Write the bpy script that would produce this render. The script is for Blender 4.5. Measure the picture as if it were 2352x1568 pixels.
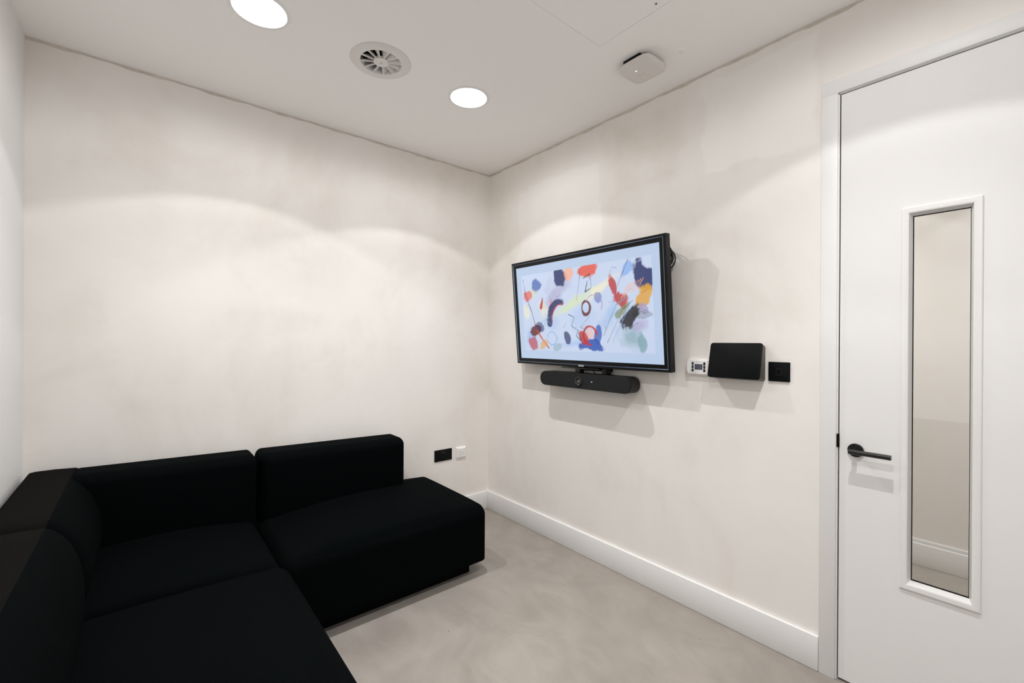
import bpy, bmesh, math, random
import numpy as np
from mathutils import Matrix, Vector

random.seed(7)
for o in list(bpy.data.objects):
    bpy.data.objects.remove(o, do_unlink=True)
SC = bpy.context.scene
COL = SC.collection
PI = math.pi

# ------------------------------------------------------------------ camera
YAW, PITCH, ROLL = 0.6917, -0.0014, 0.0053
CAM_LOC = Vector((-2.0981, -2.8227, 1.322))
fw = Vector((math.sin(YAW) * math.cos(PITCH), math.cos(YAW) * math.cos(PITCH), math.sin(PITCH)))
r0 = Vector((math.cos(YAW), -math.sin(YAW), 0))
u0 = r0.cross(fw)
rr = r0 * math.cos(ROLL) + u0 * math.sin(ROLL)
uu = -r0 * math.sin(ROLL) + u0 * math.cos(ROLL)
cd = bpy.data.cameras.new('camera')
cam = bpy.data.objects.new('camera', cd)
COL.objects.link(cam)
M = Matrix.Identity(4)
for i in range(3):
    M[i][0], M[i][1], M[i][2], M[i][3] = rr[i], uu[i], -fw[i], CAM_LOC[i]
cam.matrix_world = M
cd.sensor_fit = 'HORIZONTAL'
cd.sensor_width = 36.0
cd.lens = 36.0 * 1016.89 / 2352.0
cd.clip_start = 0.02
SC.camera = cam

# ------------------------------------------------------------------ world, exposure
wd = bpy.data.worlds.new('world')
SC.world = wd
wd.use_nodes = True
wd.node_tree.nodes['Background'].inputs[0].default_value = (0.8, 0.85, 0.9, 1)
wd.node_tree.nodes['Background'].inputs[1].default_value = 0.0
SC.view_settings.view_transform = 'Standard'
SC.view_settings.look = 'None'
SC.view_settings.exposure = 0.29
SC.view_settings.gamma = 1.0
SC.view_settings.use_curve_mapping = False
SC.cycles.max_bounces = 16
SC.cycles.diffuse_bounces = 12

# the room's lamps: four recessed downlights (spots built in the lamp builder)
LAMP_POWER = 9.4        # sharp-edged reflector beam
LAMP_CORE = 45.0         # softer, narrower centre of the beam
LAMP_SPILL = 5.8         # wide spill of the lens, lights the upper walls
LAMP_COLOR = (1.0, 0.996, 0.99)
LAMP_CONE = math.radians(116)
LAMP_BLEND = 0.10
LAMP_XY = [(-0.76, -0.83), (-1.752, -0.823), (-0.76, -2.49), (-1.75, -2.49)]
CORRIDOR_POWER = 10.2

H = 2.63          # ceiling height
W = 2.504         # room width (x from -W to 0)
D = 3.32          # room depth (y from -D to 0)

# ------------------------------------------------------------------ helpers
def finish(bm, me, sharp=38):
    bmesh.ops.recalc_face_normals(bm, faces=bm.faces[:])
    lim = math.radians(sharp)
    for f in bm.faces:
        f.smooth = True
    for e in bm.edges:
        if len(e.link_faces) == 2:
            e.smooth = e.calc_face_angle(0) < lim
        else:
            e.smooth = False
    bm.to_mesh(me)
    bm.free()

def obj(name, bm, mat, parent=None, world=True, sharp=38):
    me = bpy.data.meshes.new(name)
    finish(bm, me, sharp)
    mats = mat if isinstance(mat, (list, tuple)) else [mat]
    for m in mats:
        me.materials.append(m)
    o = bpy.data.objects.new(name, me)
    COL.objects.link(o)
    if parent is not None:
        o.parent = parent
        if world:
            o.matrix_parent_inverse = basis_chain(parent).inverted()
    return o

def basis_chain(o):
    m = o.matrix_basis.copy()
    if o.parent:
        m = basis_chain(o.parent) @ o.matrix_parent_inverse @ m
    return m

def tag(o, label, cat, group=None, kind=None):
    o['label'] = label
    o['category'] = cat
    if group:
        o['group'] = group
    if kind:
        o['kind'] = kind
    return o

def thing(name, label, cat, mat4, group=None, kind=None):
    o = bpy.data.objects.new(name, None)
    o.empty_display_size = 0.05
    COL.objects.link(o)
    o.matrix_basis = mat4
    return tag(o, label, cat, group, kind)

def frame(loc, kind):
    cols = {'right': ((0, -1, 0), (0, 0, 1), (-1, 0, 0)),
            'back': ((1, 0, 0), (0, 0, 1), (0, -1, 0)),
            'ceil': ((1, 0, 0), (0, -1, 0), (0, 0, -1)),
            'up': ((1, 0, 0), (0, 1, 0), (0, 0, 1))}[kind]
    m = Matrix.Identity(4)
    for i in range(3):
        for j in range(3):
            m[i][j] = cols[j][i]
        m[i][3] = loc[i]
    return m

def NB():
    return bmesh.new()

def merge(bm, tmp):
    me = bpy.data.meshes.new('tmp')
    tmp.to_mesh(me)
    tmp.free()
    bm.from_mesh(me)
    bpy.data.meshes.remove(me)

def box(bm, x0, x1, y0, y1, z0, z1, bev=0.0, seg=2):
    t = bmesh.new()
    bmesh.ops.create_cube(t, size=1)
    for v in t.verts:
        v.co = Vector(((x0 + x1) / 2 + v.co.x * (x1 - x0), (y0 + y1) / 2 + v.co.y * (y1 - y0), (z0 + z1) / 2 + v.co.z * (z1 - z0)))
    if bev > 0:
        bmesh.ops.bevel(t, geom=t.edges[:], offset=bev, segments=seg, profile=0.5, affect='EDGES')
    merge(bm, t)
    return bm

def prism(bm, pts, a0, a1, bev=0.0, seg=2, axis='w', bevel_all=True):
    """polygon pts (u,v) extruded along w from a0 to a1 (axis 'w' -> third coordinate)"""
    t = bmesh.new()
    lo, hi = [], []
    for (u, v) in pts:
        lo.append(t.verts.new((u, v, a0)))
        hi.append(t.verts.new((u, v, a1)))
    n = len(pts)
    t.faces.new(lo[::-1])
    top = t.faces.new(hi)
    for i in range(n):
        j = (i + 1) % n
        t.faces.new((lo[i], lo[j], hi[j], hi[i]))
    if bev > 0:
        es = list(top.edges)
        bmesh.ops.bevel(t, geom=es, offset=bev, segments=seg, profile=0.5, affect='EDGES')
    if axis == 'u':      # extrude along u: (u,v)->(y,z)
        for v in t.verts:
            v.co = Vector((v.co.z, v.co.x, v.co.y))
    merge(bm, t)
    return bm

def rrect(hw, hh, r, seg=6, cu=0, cv=0):
    pts = []
    for (sx, sy, a) in ((1, 1, 0), (-1, 1, 90), (-1, -1, 180), (1, -1, 270)):
        for k in range(seg + 1):
            t = math.radians(a + 90 * k / seg)
            pts.append((cu + sx * (hw - r) + r * math.cos(t), cv + sy * (hh - r) + r * math.sin(t)))
    return pts

def circle(r, n=32, cu=0, cv=0):
    return [(cu + r * math.cos(2 * PI * k / n), cv + r * math.sin(2 * PI * k / n)) for k in range(n)]

def lathe(bm, prof, n=48, cu=0, cv=0, close=False):
    rings = []
    for (r, w) in prof:
        if r < 1e-6:
            rings.append([bm.verts.new((cu, cv, w))])
        else:
            rings.append([bm.verts.new((cu + r * math.cos(2 * PI * k / n), cv + r * math.sin(2 * PI * k / n), w)) for k in range(n)])
    seq = list(zip(rings[:-1], rings[1:]))
    if close:
        seq.append((rings[-1], rings[0]))
    for a, b in seq:
        for k in range(n):
            k2 = (k + 1) % n
            if len(a) == 1 and len(b) == 1:
                continue
            if len(a) == 1:
                bm.faces.new((a[0], b[k], b[k2]))
            elif len(b) == 1:
                bm.faces.new((a[k], b[0], a[k2]))
            else:
                bm.faces.new((a[k], b[k], b[k2], a[k2]))
    return bm

def rect_sweep(bm, hw, hh, prof, cu=0, cv=0):
    """closed profile of (inset, w) swept round a rectangle with mitred corners"""
    loops = []
    for (ins, w) in prof:
        a, b = hw - ins, hh - ins
        loops.append([bm.verts.new((cu + sx * a, cv + sy * b, w)) for (sx, sy) in ((1, 1), (-1, 1), (-1, -1), (1, -1))])
    n = len(loops)
    for i in range(n):
        a, b = loops[i], loops[(i + 1) % n]
        for k in range(4):
            k2 = (k + 1) % 4
            bm.faces.new((a[k], a[k2], b[k2], b[k]))
    return bm

def tube(bm, pts, r, n=8, closed=False, caps=True):
    pts = [Vector(p) for p in pts]
    m = len(pts)
    rings = []
    prev = None
    for i, p in enumerate(pts):
        if closed:
            t = pts[(i + 1) % m] - pts[i - 1]
        else:
            t = pts[min(i + 1, m - 1)] - pts[max(i - 1, 0)]
        t.normalize()
        if prev is None:
            a = Vector((0, 0, 1)) if abs(t.z) < .9 else Vector((1, 0, 0))
            nrm = t.cross(a).normalized()
        else:
            nrm = (prev - t * prev.dot(t)).normalized()
        prev = nrm
        b = t.cross(nrm)
        rings.append([bm.verts.new(p + (nrm * math.cos(2 * PI * k / n) + b * math.sin(2 * PI * k / n)) * r) for k in range(n)])
    for i in range(m if closed else m - 1):
        a, b = rings[i], rings[(i + 1) % m]
        for k in range(n):
            k2 = (k + 1) % n
            bm.faces.new((a[k], a[k2], b[k2], b[k]))
    if not closed and caps:
        bm.faces.new(rings[0][::-1])
        bm.faces.new(rings[-1])
    return bm

def rbox(bm, lo, hi, rad, n_in=8, n_r=7, deform=None):
    """upholstered block: box with per-axis corner radii, optional deform(u,v,w,p)"""
    lo, hi = Vector(lo), Vector(hi)
    rad = Vector(rad)
    samples = []
    for a in range(3):
        L, Hh, r = lo[a], hi[a], rad[a]
        s = [L + r * (1 - math.tan(PI / 4 * (1 - k / n_r))) for k in range(n_r)]
        inner = [L + r + (Hh - L - 2 * r) * k / n_in for k in range(n_in + 1)]
        s2 = [Hh - (x - L) for x in reversed(s)]
        samples.append(s + inner + s2)
    cache = {}
    def vert(p):
        key = tuple(round(c, 6) for c in p)
        if key in cache:
            return cache[key]
        q = Vector([min(max(p[i], lo[i] + rad[i]), hi[i] - rad[i]) for i in range(3)])
        d = Vector([(p[i] - q[i]) / rad[i] for i in range(3)])
        if d.length > 1e-9:
            d.normalize()
        c = Vector([q[i] + d[i] * rad[i] for i in range(3)])
        if deform:
            f = [(2 * (p[i] - lo[i]) / (hi[i] - lo[i]) - 1) for i in range(3)]
            c = deform(f[0], f[1], f[2], c)
        v = bm.verts.new(c)
        cache[key] = v
        return v
    for a in range(3):
        b, c = (a + 1) % 3, (a + 2) % 3
        for side in (0, 1):
            val = lo[a] if side == 0 else hi[a]
            S, T = samples[b], samples[c]
            for i in range(len(S) - 1):
                for j in range(len(T) - 1):
                    quad = []
                    for (x, y) in ((i, j), (i + 1, j), (i + 1, j + 1), (i, j + 1)):
                        p = [0, 0, 0]
                        p[a], p[b], p[c] = val, S[x], T[y]
                        quad.append(vert(p))
                    if len(set(quad)) == 4:
                        try:
                            bm.faces.new(quad if side else quad[::-1])
                        except ValueError:
                            pass
    return bm

# ------------------------------------------------------------------ materials
def new_mat(name):
    m = bpy.data.materials.new(name)
    m.use_nodes = True
    return m, m.node_tree.nodes, m.node_tree.links, m.node_tree.nodes['Principled BSDF']

def srgb(r, g, b):
    return tuple(((c / 255) / 12.92 if c / 255 <= .04045 else ((c / 255 + .055) / 1.055) ** 2.4) for c in (r, g, b))

def plain(name, col, rough=.5, metal=0.0, spec=.5, noise=0.0, nscale=20, bump=0.0, bscale=200, sheen=0.0):
    m, N, L, P = new_mat(name)
    P.inputs['Roughness'].default_value = rough
    P.inputs['Metallic'].default_value = metal
    P.inputs['Specular IOR Level'].default_value = spec
    if sheen:
        P.inputs['Sheen Weight'].default_value = sheen
        P.inputs['Sheen Roughness'].default_value = .5
    tc = N.new('ShaderNodeTexCoord')
    n = N.new('ShaderNodeTexNoise')
    n.inputs['Scale'].default_value = nscale
    n.inputs['Detail'].default_value = 4
    L.new(tc.outputs['Object'], n.inputs['Vector'])
    mx = N.new('ShaderNodeMix')
    mx.data_type = 'RGBA'
    mx.inputs[6].default_value = (*[c * (1 - noise) for c in col], 1)
    mx.inputs[7].default_value = (*[min(1, c * (1 + noise)) for c in col], 1)
    L.new(n.outputs['Fac'], mx.inputs[0])
    L.new(mx.outputs[2], P.inputs['Base Color'])
    if bump:
        b = N.new('ShaderNodeTexNoise')
        b.inputs['Scale'].default_value = bscale
        b.inputs['Detail'].default_value = 3
        L.new(tc.outputs['Object'], b.inputs['Vector'])
        bp = N.new('ShaderNodeBump')
        bp.inputs['Strength'].default_value = bump
        bp.inputs['Distance'].default_value = 0.002
        L.new(b.outputs['Fac'], bp.inputs['Height'])
        L.new(bp.outputs['Normal'], P.inputs['Normal'])
    return m

def emis(name, col, strength):
    m, N, L, P = new_mat(name)
    P.inputs['Base Color'].default_value = (.8, .8, .8, 1)
    P.inputs['Emission Color'].default_value = (*col, 1)
    P.inputs['Emission Strength'].default_value = strength
    return m

def plaster(name, ax, patches, c_lo, c_mid, c_hi):
    """bare polished plaster: cloudy tone, trowel streaks, skim patches with soft torn edges. ax: horizontal coordinate index"""
    m, N, L, P = new_mat(name)
    P.inputs['Roughness'].default_value = .62
    P.inputs['Specular IOR Level'].default_value = .25
    tc = N.new('ShaderNodeTexCoord')
    def noise(scale, det, sc3=(1, 1, 1), dist=0.0, off=(0, 0, 0)):
        mp = N.new('ShaderNodeMapping')
        mp.inputs['Scale'].default_value = sc3
        mp.inputs['Location'].default_value = off
        L.new(tc.outputs['Object'], mp.inputs['Vector'])
        n = N.new('ShaderNodeTexNoise')
        n.inputs['Scale'].default_value = scale
        n.inputs['Detail'].default_value = det
        n.inputs['Roughness'].default_value = .55
        n.inputs['Distortion'].default_value = dist
        L.new(mp.outputs[0], n.inputs['Vector'])
        return n.outputs['Fac']
    def math_(op, a, b=None, c=None):
        nd = N.new('ShaderNodeMath')
        nd.operation = op
        for i, x in enumerate((a, b, c)):
            if x is None:
                continue
            if isinstance(x, (int, float)):
                nd.inputs[i].default_value = x
            else:
                L.new(x, nd.inputs[i])
        return nd.outputs[0]
    cloud = noise(1.5, 5, dist=.6)
    streak = noise(3.0, 4, (1.0, 1.0, .28), dist=.3, off=(3, 1, 2))
    fine = noise(22, 3, off=(5, 5, 5))
    t = math_('ADD', math_('MULTIPLY', cloud, .62), math_('MULTIPLY', streak, .30))
    t = math_('ADD', t, math_('MULTIPLY', fine, .08))
    sep = N.new('ShaderNodeSeparateXYZ')
    L.new(tc.outputs['Object'], sep.inputs[0])
    wob = noise(3.2, 4, dist=.8, off=(9, 4, 1))
    for (ca, cb, ha, hb, amt, soft) in patches:
        a = math_('DIVIDE', math_('ABSOLUTE', math_('SUBTRACT', sep.outputs[ax], ca)), ha)
        b = math_('DIVIDE', math_('ABSOLUTE', math_('SUBTRACT', sep.outputs[2], cb)), hb)
        mm = math_('MAXIMUM', a, b)
        mm = math_('ADD', mm, math_('MULTIPLY', math_('SUBTRACT', wob, .5), .55))
        mr = N.new('ShaderNodeMapRange')
        mr.interpolation_type = 'SMOOTHSTEP'
        mr.inputs['From Min'].default_value = 1.0
        mr.inputs['From Max'].default_value = 1.0 - soft
        L.new(mm, mr.inputs['Value'])
        t = math_('ADD', t, math_('MULTIPLY', mr.outputs[0], amt))
    cr = N.new('ShaderNodeValToRGB')
    L.new(t, cr.inputs[0])
    e = cr.color_ramp.elements
    e[0].position, e[0].color = .30, (*c_lo, 1)
    e[1].position, e[1].color = .72, (*c_hi, 1)
    x = e.new(.5)
    x.color = (*c_mid, 1)
    L.new(cr.outputs[0], P.inputs['Base Color'])
    bp = N.new('ShaderNodeBump')
    bp.inputs['Strength'].default_value = .12
    bp.inputs['Distance'].default_value = .004
    L.new(math_('ADD', math_('MULTIPLY', t, 1.0), math_('MULTIPLY', fine, .15)), bp.inputs['Height'])
    L.new(bp.outputs[0], P.inputs['Normal'])
    return m

PL = [(.775, .728, .675), (.872, .838, .802), (.915, .893, .866)]
M_back = plaster('plaster_back', 0, [(-2.0, 1.3, .28, .33, .05, .25), (-1.0, 2.3, .5, .25, -.06, .5), (-2.2, 2.3, .25, .3, -.05, .5)], *PL)
M_right = plaster('plaster_right', 1, [(-.74, 2.16, .40, .26, .16, .10), (-1.99, 2.36, .25, .24, .20, .12), (-1.42, 2.35, .26, .25, -.10, .4), (-.15, 2.2, .18, .5, -.08, .6)], *PL)
M_side = plain('white_wall_paint', (.775, .772, .765), .55, spec=.3, noise=.03, nscale=2, bump=.05, bscale=120)
M_ceil = plain('ceiling_paint', (.96, .945, .93), .8, spec=.2, noise=.012, nscale=1.2)
M_joint = plain('raw_plaster_joint', (.66, .60, .54), .8, spec=.2, noise=.25, nscale=14)
M_trim = plain('satin_trim_paint', (.82, .815, .807), .45, noise=.02, nscale=6)
M_door = plain('white_door_paint', (.835, .827, .817), .6, spec=.2, noise=.012, nscale=3)
M_bead = plain('white_bead_paint', (.84, .83, .815), .3, noise=.01, nscale=4)
M_black = plain('black_plate', (.003, .004, .004), .5, spec=.12, noise=.2)
M_blackm = plain('black_metal', (.010, .010, .010), .33, noise=.2)
M_blackgloss = plain('black_gloss', (.004, .006, .006), .08, noise=.1)
M_dark = plain('dark_void', (.004, .004, .004), .9, spec=.1)
M_white = plain('white_plastic', (.86, .85, .835), .35, noise=.01)
M_warmwhite = plain('warm_white_plastic', (.74, .71, .68), .4, noise=.01)
M_vent = plain('vent_enamel', (.76, .74, .715), .35, noise=.01)
M_grey = plain('grey_plastic', (.085, .075, .066), .5, noise=.1)
M_lgrey = plain('light_grey_mark', (.42, .42, .42), .5)
M_dmark = plain('dark_mark', (.05, .05, .05), .6)
M_barfab = plain('graphite_fabric', (.018, .019, .020), .85, spec=.2, noise=.5, nscale=420, bump=.3, bscale=700)
M_barbody = plain('graphite_body', (.007, .007, .007), .55, noise=.15)
M_lcd = plain('lcd_glass', srgb(76, 78, 96), .2, noise=.02)
M_chrome = plain('chamfer_metal', (.40, .52, .72), .22, metal=1.0, noise=.02)
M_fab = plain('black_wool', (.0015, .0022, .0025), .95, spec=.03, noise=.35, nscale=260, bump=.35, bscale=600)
M_fabsheen = plain('black_wool_sheen', (.0062, .0058, .0052), .95, spec=.03, noise=.35, nscale=260, bump=.35, bscale=600)  # browner copy of the black wool, its sheen put into the colour
M_seam = plain('seam_thread', (.004, .005, .005), .95, spec=.05)
M_diff = emis('lamp_diffuser', (1.0, .985, .968), 10.0)
M_led_w = emis('led_white', (.75, .9, 1.0), 6.0)
M_led_g = emis('led_green', (.1, .9, .5), 1.0)

# floor: trowelled microcement
def floor_mat():
    m, N, L, P = new_mat('microcement')
    tc = N.new('ShaderNodeTexCoord')
    def nz(scale, det, dist, sc=(1, 1, 1)):
        mp = N.new('ShaderNodeMapping')
        mp.inputs['Scale'].default_value = sc
        L.new(tc.outputs['Object'], mp.inputs[0])
        n = N.new('ShaderNodeTexNoise')
        n.inputs['Scale'].default_value = scale
        n.inputs['Detail'].default_value = det
        n.inputs['Distortion'].default_value = dist
        n.inputs['Roughness'].default_value = .55
        L.new(mp.outputs[0], n.inputs['Vector'])
        return n.outputs['Fac']
    a = nz(2.1, 5, 1.6)
    b = nz(5.0, 4, 2.4, (1, .55, 1))
    mx = N.new('ShaderNodeMath')
    mx.operation = 'MULTIPLY_ADD'
    L.new(a, mx.inputs[0])
    mx.inputs[1].default_value = .6
    mb = N.new('ShaderNodeMath')
    mb.operation = 'MULTIPLY'
    L.new(b, mb.inputs[0])
    mb.inputs[1].default_value = .4
    L.new(mb.outputs[0], mx.inputs[2])
    cr = N.new('ShaderNodeValToRGB')
    L.new(mx.outputs[0], cr.inputs[0])
    e = cr.color_ramp.elements
    e[0].position, e[0].color = .30, (.258, .231, .205, 1)
    e[1].position, e[1].color = .72, (.356, .323, .291, 1)
    # tiny dark specks
    v = N.new('ShaderNodeTexVoronoi')
    v.inputs['Scale'].default_value = 9
    L.new(tc.outputs['Object'], v.inputs['Vector'])
    lt = N.new('ShaderNodeMath')
    lt.operation = 'LESS_THAN'
    L.new(v.outputs['Distance'], lt.inputs[0])
    lt.inputs[1].default_value = .028
    m2 = N.new('ShaderNodeMix')
    m2.data_type = 'RGBA'
    L.new(lt.outputs[0], m2.inputs[0])
    L.new(cr.outputs[0], m2.inputs[6])
    m2.inputs[7].default_value = (.16, .12, .09, 1)
    L.new(m2.outputs[2], P.inputs['Base Color'])
    rr_ = N.new('ShaderNodeMapRange')
    rr_.inputs['To Min'].default_value = .38
    rr_.inputs['To Max'].default_value = .55
    L.new(a, rr_.inputs['Value'])
    L.new(rr_.outputs[0], P.inputs['Roughness'])
    P.inputs['Specular IOR Level'].default_value = .35
    bp = N.new('ShaderNodeBump')
    bp.inputs['Strength'].default_value = .06
    bp.inputs['Distance'].default_value = .003
    L.new(mx.outputs[0], bp.inputs['Height'])
    L.new(bp.outputs[0], P.inputs['Normal'])
    return m
M_floor = floor_mat()

def glass_mat():
    m, N, L, P = new_mat('door_glass')
    N.remove(P)
    out = N['Material Output']
    tr = N.new('ShaderNodeBsdfTransparent')
    tr.inputs[0].default_value = (.95, .955, .95, 1)
    gl = N.new('ShaderNodeBsdfGlossy')
    gl.inputs['Roughness'].default_value = 0.0
    fr = N.new('ShaderNodeFresnel')
    fr.inputs['IOR'].default_value = 1.68
    mx = N.new('ShaderNodeMixShader')
    L.new(fr.outputs[0], mx.inputs[0])
    L.new(tr.outputs[0], mx.inputs[1])
    L.new(gl.outputs[0], mx.inputs[2])
    L.new(mx.outputs[0], out.inputs[0])
    return m
M_glass = glass_mat()

# ------------------------------------------------------------------ room shell
T = .12
def struct(name, bm, mat, label, cat, parent=None):
    o = obj(name, bm, mat, parent)
    tag(o, label, cat, kind='structure')
    return o

struct('floor', box(NB(), -W - T, 0, -D - T, T, -.1, 0), M_floor, 'polished beige microcement floor of the meeting room', 'floor')

# ceiling with real holes for lamps, air vent and hatch
HATCH = (-1.15, -.549, -2.153, -1.552)
VENT = (-1.250, -.824)
def ceiling_mesh():
    cu = bpy.data.curves.new('ceil', 'CURVE')
    cu.dimensions = '2D'
    cu.fill_mode = 'BOTH'
    cu.extrude = T / 2
    def loop(pts):
        s = cu.splines.new('POLY')
        s.points.add(len(pts) - 1)
        for p, q in zip(s.points, pts):
            p.co = (q[0], q[1], 0, 1)
        s.use_cyclic_u = True
    loop([(-W - T, -D - T), (T, -D - T), (T, T), (-W - T, T)])
    for (x, y) in LAMP_XY:
        loop(circle(.100, 48, x, y))
    loop(circle(.094, 48, *VENT))
    a, b, c, d = HATCH
    g = .0022
    loop([(a - g, c - g), (b + g, c - g), (b + g, d + g), (a - g, d + g)])
    tmp = bpy.data.objects.new('ceil_tmp', cu)
    COL.objects.link(tmp)
    dg = bpy.context.evaluated_depsgraph_get()
    me = bpy.data.meshes.new_from_object(tmp.evaluated_get(dg))
    bpy.data.objects.remove(tmp)
    bm = bmesh.new()
    bm.from_mesh(me)
    bpy.data.meshes.remove(me)
    for v in bm.verts:
        v.co.z += H + T / 2
    return bm
ceil = struct('ceiling', ceiling_mesh(), M_ceil, 'smooth white plastered ceiling of the meeting room', 'ceiling')
bm = NB()
lathe(bm, [(0, H - .0016), (.008, H - .0014), (.0115, H - .0006), (.0125, H + .001)], 20, -.237, -1.764)
obj('filler_patch', bm, M_white, ceil)

struct('wall_back', box(NB(), -W - T, T, 0, T, 0, H), M_back, 'bare plaster wall behind the black sofa', 'wall')
struct('wall_left', box(NB(), -W - T, -W, -D - T, 0, 0, H), M_side, 'white painted wall at the left edge of the photo', 'wall')
struct('wall_front', box(NB(), -W, 0, -D - T, -D, 0, H), M_side, 'white painted wall behind the camera', 'wall')
DY0, DY1, DZ = -2.305, -3.225, 2.293       # door leaf
FO, FI = .062, .008                         # frame outer / inner offset
bm = NB()
box(bm, 0, T, DY0 + .05, 0, 0, H)
box(bm, 0, T, -D - T, DY1 - .05, 0, H)
box(bm, 0, T, DY1 - .05, DY0 + .05, DZ + .05, H)
struct('wall_right', bm, M_right, 'bare plaster wall with the screen and the door', 'wall')

# raw plaster line where walls meet the ceiling and in the far corner
def joint(name, pts_list, label):
    bm = NB()
    for (x0, x1, y0, y1, z0, z1) in pts_list:
        box(bm, x0, x1, y0, y1, z0, z1)
    return struct(name, bm, M_joint, label, 'plaster joint')
def ragged(axis, a0, a1, step, z_hi, hmin, hmax, thick):
    """uneven smear of raw plaster along the top of a wall"""
    bm = NB()
    n = int(abs(a1 - a0) / step)
    prev = None
    top, bot = [], []
    for i in range(n + 1):
        a = a0 + (a1 - a0) * i / n
        hgt = hmin + (hmax - hmin) * (.5 + .32 * math.sin(i * .61) + .18 * math.sin(i * 1.73 + 1)) 
        for (z, lst) in ((z_hi, top), (z_hi - hgt, bot)):
            p = (a, 0, z) if axis == 'x' else (0, a, z)
            off = (0, -thick, 0) if axis == 'x' else (-thick, 0, 0)
            lst.append((bm.verts.new(p), bm.verts.new(Vector(p) + Vector(off))))
    for i in range(n):
        bm.faces.new((top[i][1], top[i + 1][1], bot[i + 1][1], bot[i][1]))
        bm.faces.new((bot[i][1], bot[i + 1][1], bot[i + 1][0], bot[i][0]))
        bm.faces.new((top[i][0], top[i + 1][0], top[i + 1][1], top[i][1]))
        bm.faces.new((top[i][0], bot[i][0], bot[i + 1][0], top[i + 1][0]))
    bm.faces.new((top[0][0], top[0][1], bot[0][1], bot[0][0]))
    bm.faces.new((top[n][0], bot[n][0], bot[n][1], top[n][1]))
    return bm
struct('trim_1', ragged('x', -W + .002, -.002, .03, H - .0005, .006, .016, .0012), M_joint, 'uneven raw plaster line between ceiling and back wall', 'plaster joint')
struct('trim_2', ragged('y', -.004, -D + .002, .03, H - .0005, .007, .018, .0012), M_joint, 'uneven raw plaster line between ceiling and screen wall', 'plaster joint')

# baseboards
BH, BT = .1392, .016
def baseboard(name, x0, x1, y0, y1, label):
    return struct(name, box(NB(), x0, x1, y0, y1, 0.0005, BH, .003, 2), M_trim, label, 'baseboard')
baseboard('baseboard_back', -W + BT, -BT, -BT, 0, 'grey-white baseboard along the wall behind the sofa')
baseboard('baseboard_right', -BT, 0, DY0 + FO + .0005, 0, 'grey-white baseboard running from the far corner to the door')
baseboard('baseboard_left', -W, -W + BT, -D, -BT, 'grey-white baseboard along the left wall behind the sofa')

# ------------------------------------------------------------------ corridor beyond the door
CX = 1.47
struct('floor_corridor', box(NB(), 0, CX + T, -4.4, -.9, -.1, -.0005), M_floor, 'beige corridor floor seen through the door glass', 'floor')
struct('wall_corridor', box(NB(), CX, CX + T, -4.4, -.9, 0, H), M_back, 'corridor wall seen through the door glass', 'wall')
bm = NB()
box(bm, T, CX, -.95, -.9, 0, H)
box(bm, T, CX, -4.4, -4.35, 0, H)
struct('wall_corridor_end', bm, M_side, 'corridor end walls out of view', 'wall')
struct('ceiling_corridor', box(NB(), T, CX + T, -4.4, -.9, H, H + .1), M_ceil, 'corridor ceiling beyond the door', 'ceiling')
bm = NB()
box(bm, CX - .018, CX, -4.35, -.95, 0, .128, .002)
box(bm, CX - .007, CX, -4.35, -.95, .128, .150, .001)
struct('baseboard_corridor', bm, M_trim, 'stepped grey baseboard of the corridor seen through the glass', 'baseboard')

# ------------------------------------------------------------------ door
door = thing('door_1', 'white door with tall narrow glass panel and black lever handle', 'door', frame((0, DY0, 0), 'up'), kind='structure')
bm = NB()
yo0, yo1 = DY0 + FO, DY1 - FO
yi0, yi1 = DY0 + FI, DY1 - FI
zt_o, zt_i = DZ + FO, DZ + FI
box(bm, -.012, T + .012, yi0, yo0, 0, zt_i, .0015)
box(bm, -.012, T + .012, yo1, yi1, 0, zt_i, .0015)
box(bm, -.012, T + .012, yo1, yo0, zt_i, zt_o, .0015)
obj('door_frame', bm, M_trim, door)
bm = NB()
for (a, b) in ((yi0 - .004, yi0), (yi1, yi1 + .004)):
    box(bm, .000, .012 + .04, a, b, 0, zt_i)
box(bm, .000, .052, yi1, yi0, zt_i - .004, zt_i)
box(bm, .052, .075, yi0 - .020, yi0, 0, zt_i)
box(bm, .052, .075, yi1, yi1 + .020, 0, zt_i)
box(bm, .052, .075, yi1, yi0, zt_i - .020, zt_i)
obj('door_stop', bm, M_trim, door)
bm = NB()
box(bm, .010, .050, DY0 + .0005, yi0 - .0045, .009, zt_i - .0045)
box(bm, .010, .050, DY1 + .0005 - .004, DY1 - .0005, .009, zt_i - .0045)
box(bm, .010, .050, DY1 - .0005, yi0 - .0045, DZ + .0005, zt_i - .0045)
obj('door_seal', bm, M_dark, door)
# leaf with opening for the glass
gy0, gy1, gz0, gz1 = -2.508, -2.668, .463, 1.787
LX0, LX1 = .003, .047
zb = .009
bm = NB()
box(bm, LX0, LX1, gy0, DY0, zb, DZ)
box(bm, LX0, LX1, DY1, gy1, zb, DZ)
box(bm, LX0, LX1, gy1, gy0, zb, gz0)
box(bm, LX0, LX1, gy1, gy0, gz1, DZ)
bmesh.ops.remove_doubles(bm, verts=bm.verts[:], dist=1e-5)
obj('door_leaf', bm, M_door, door)
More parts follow.
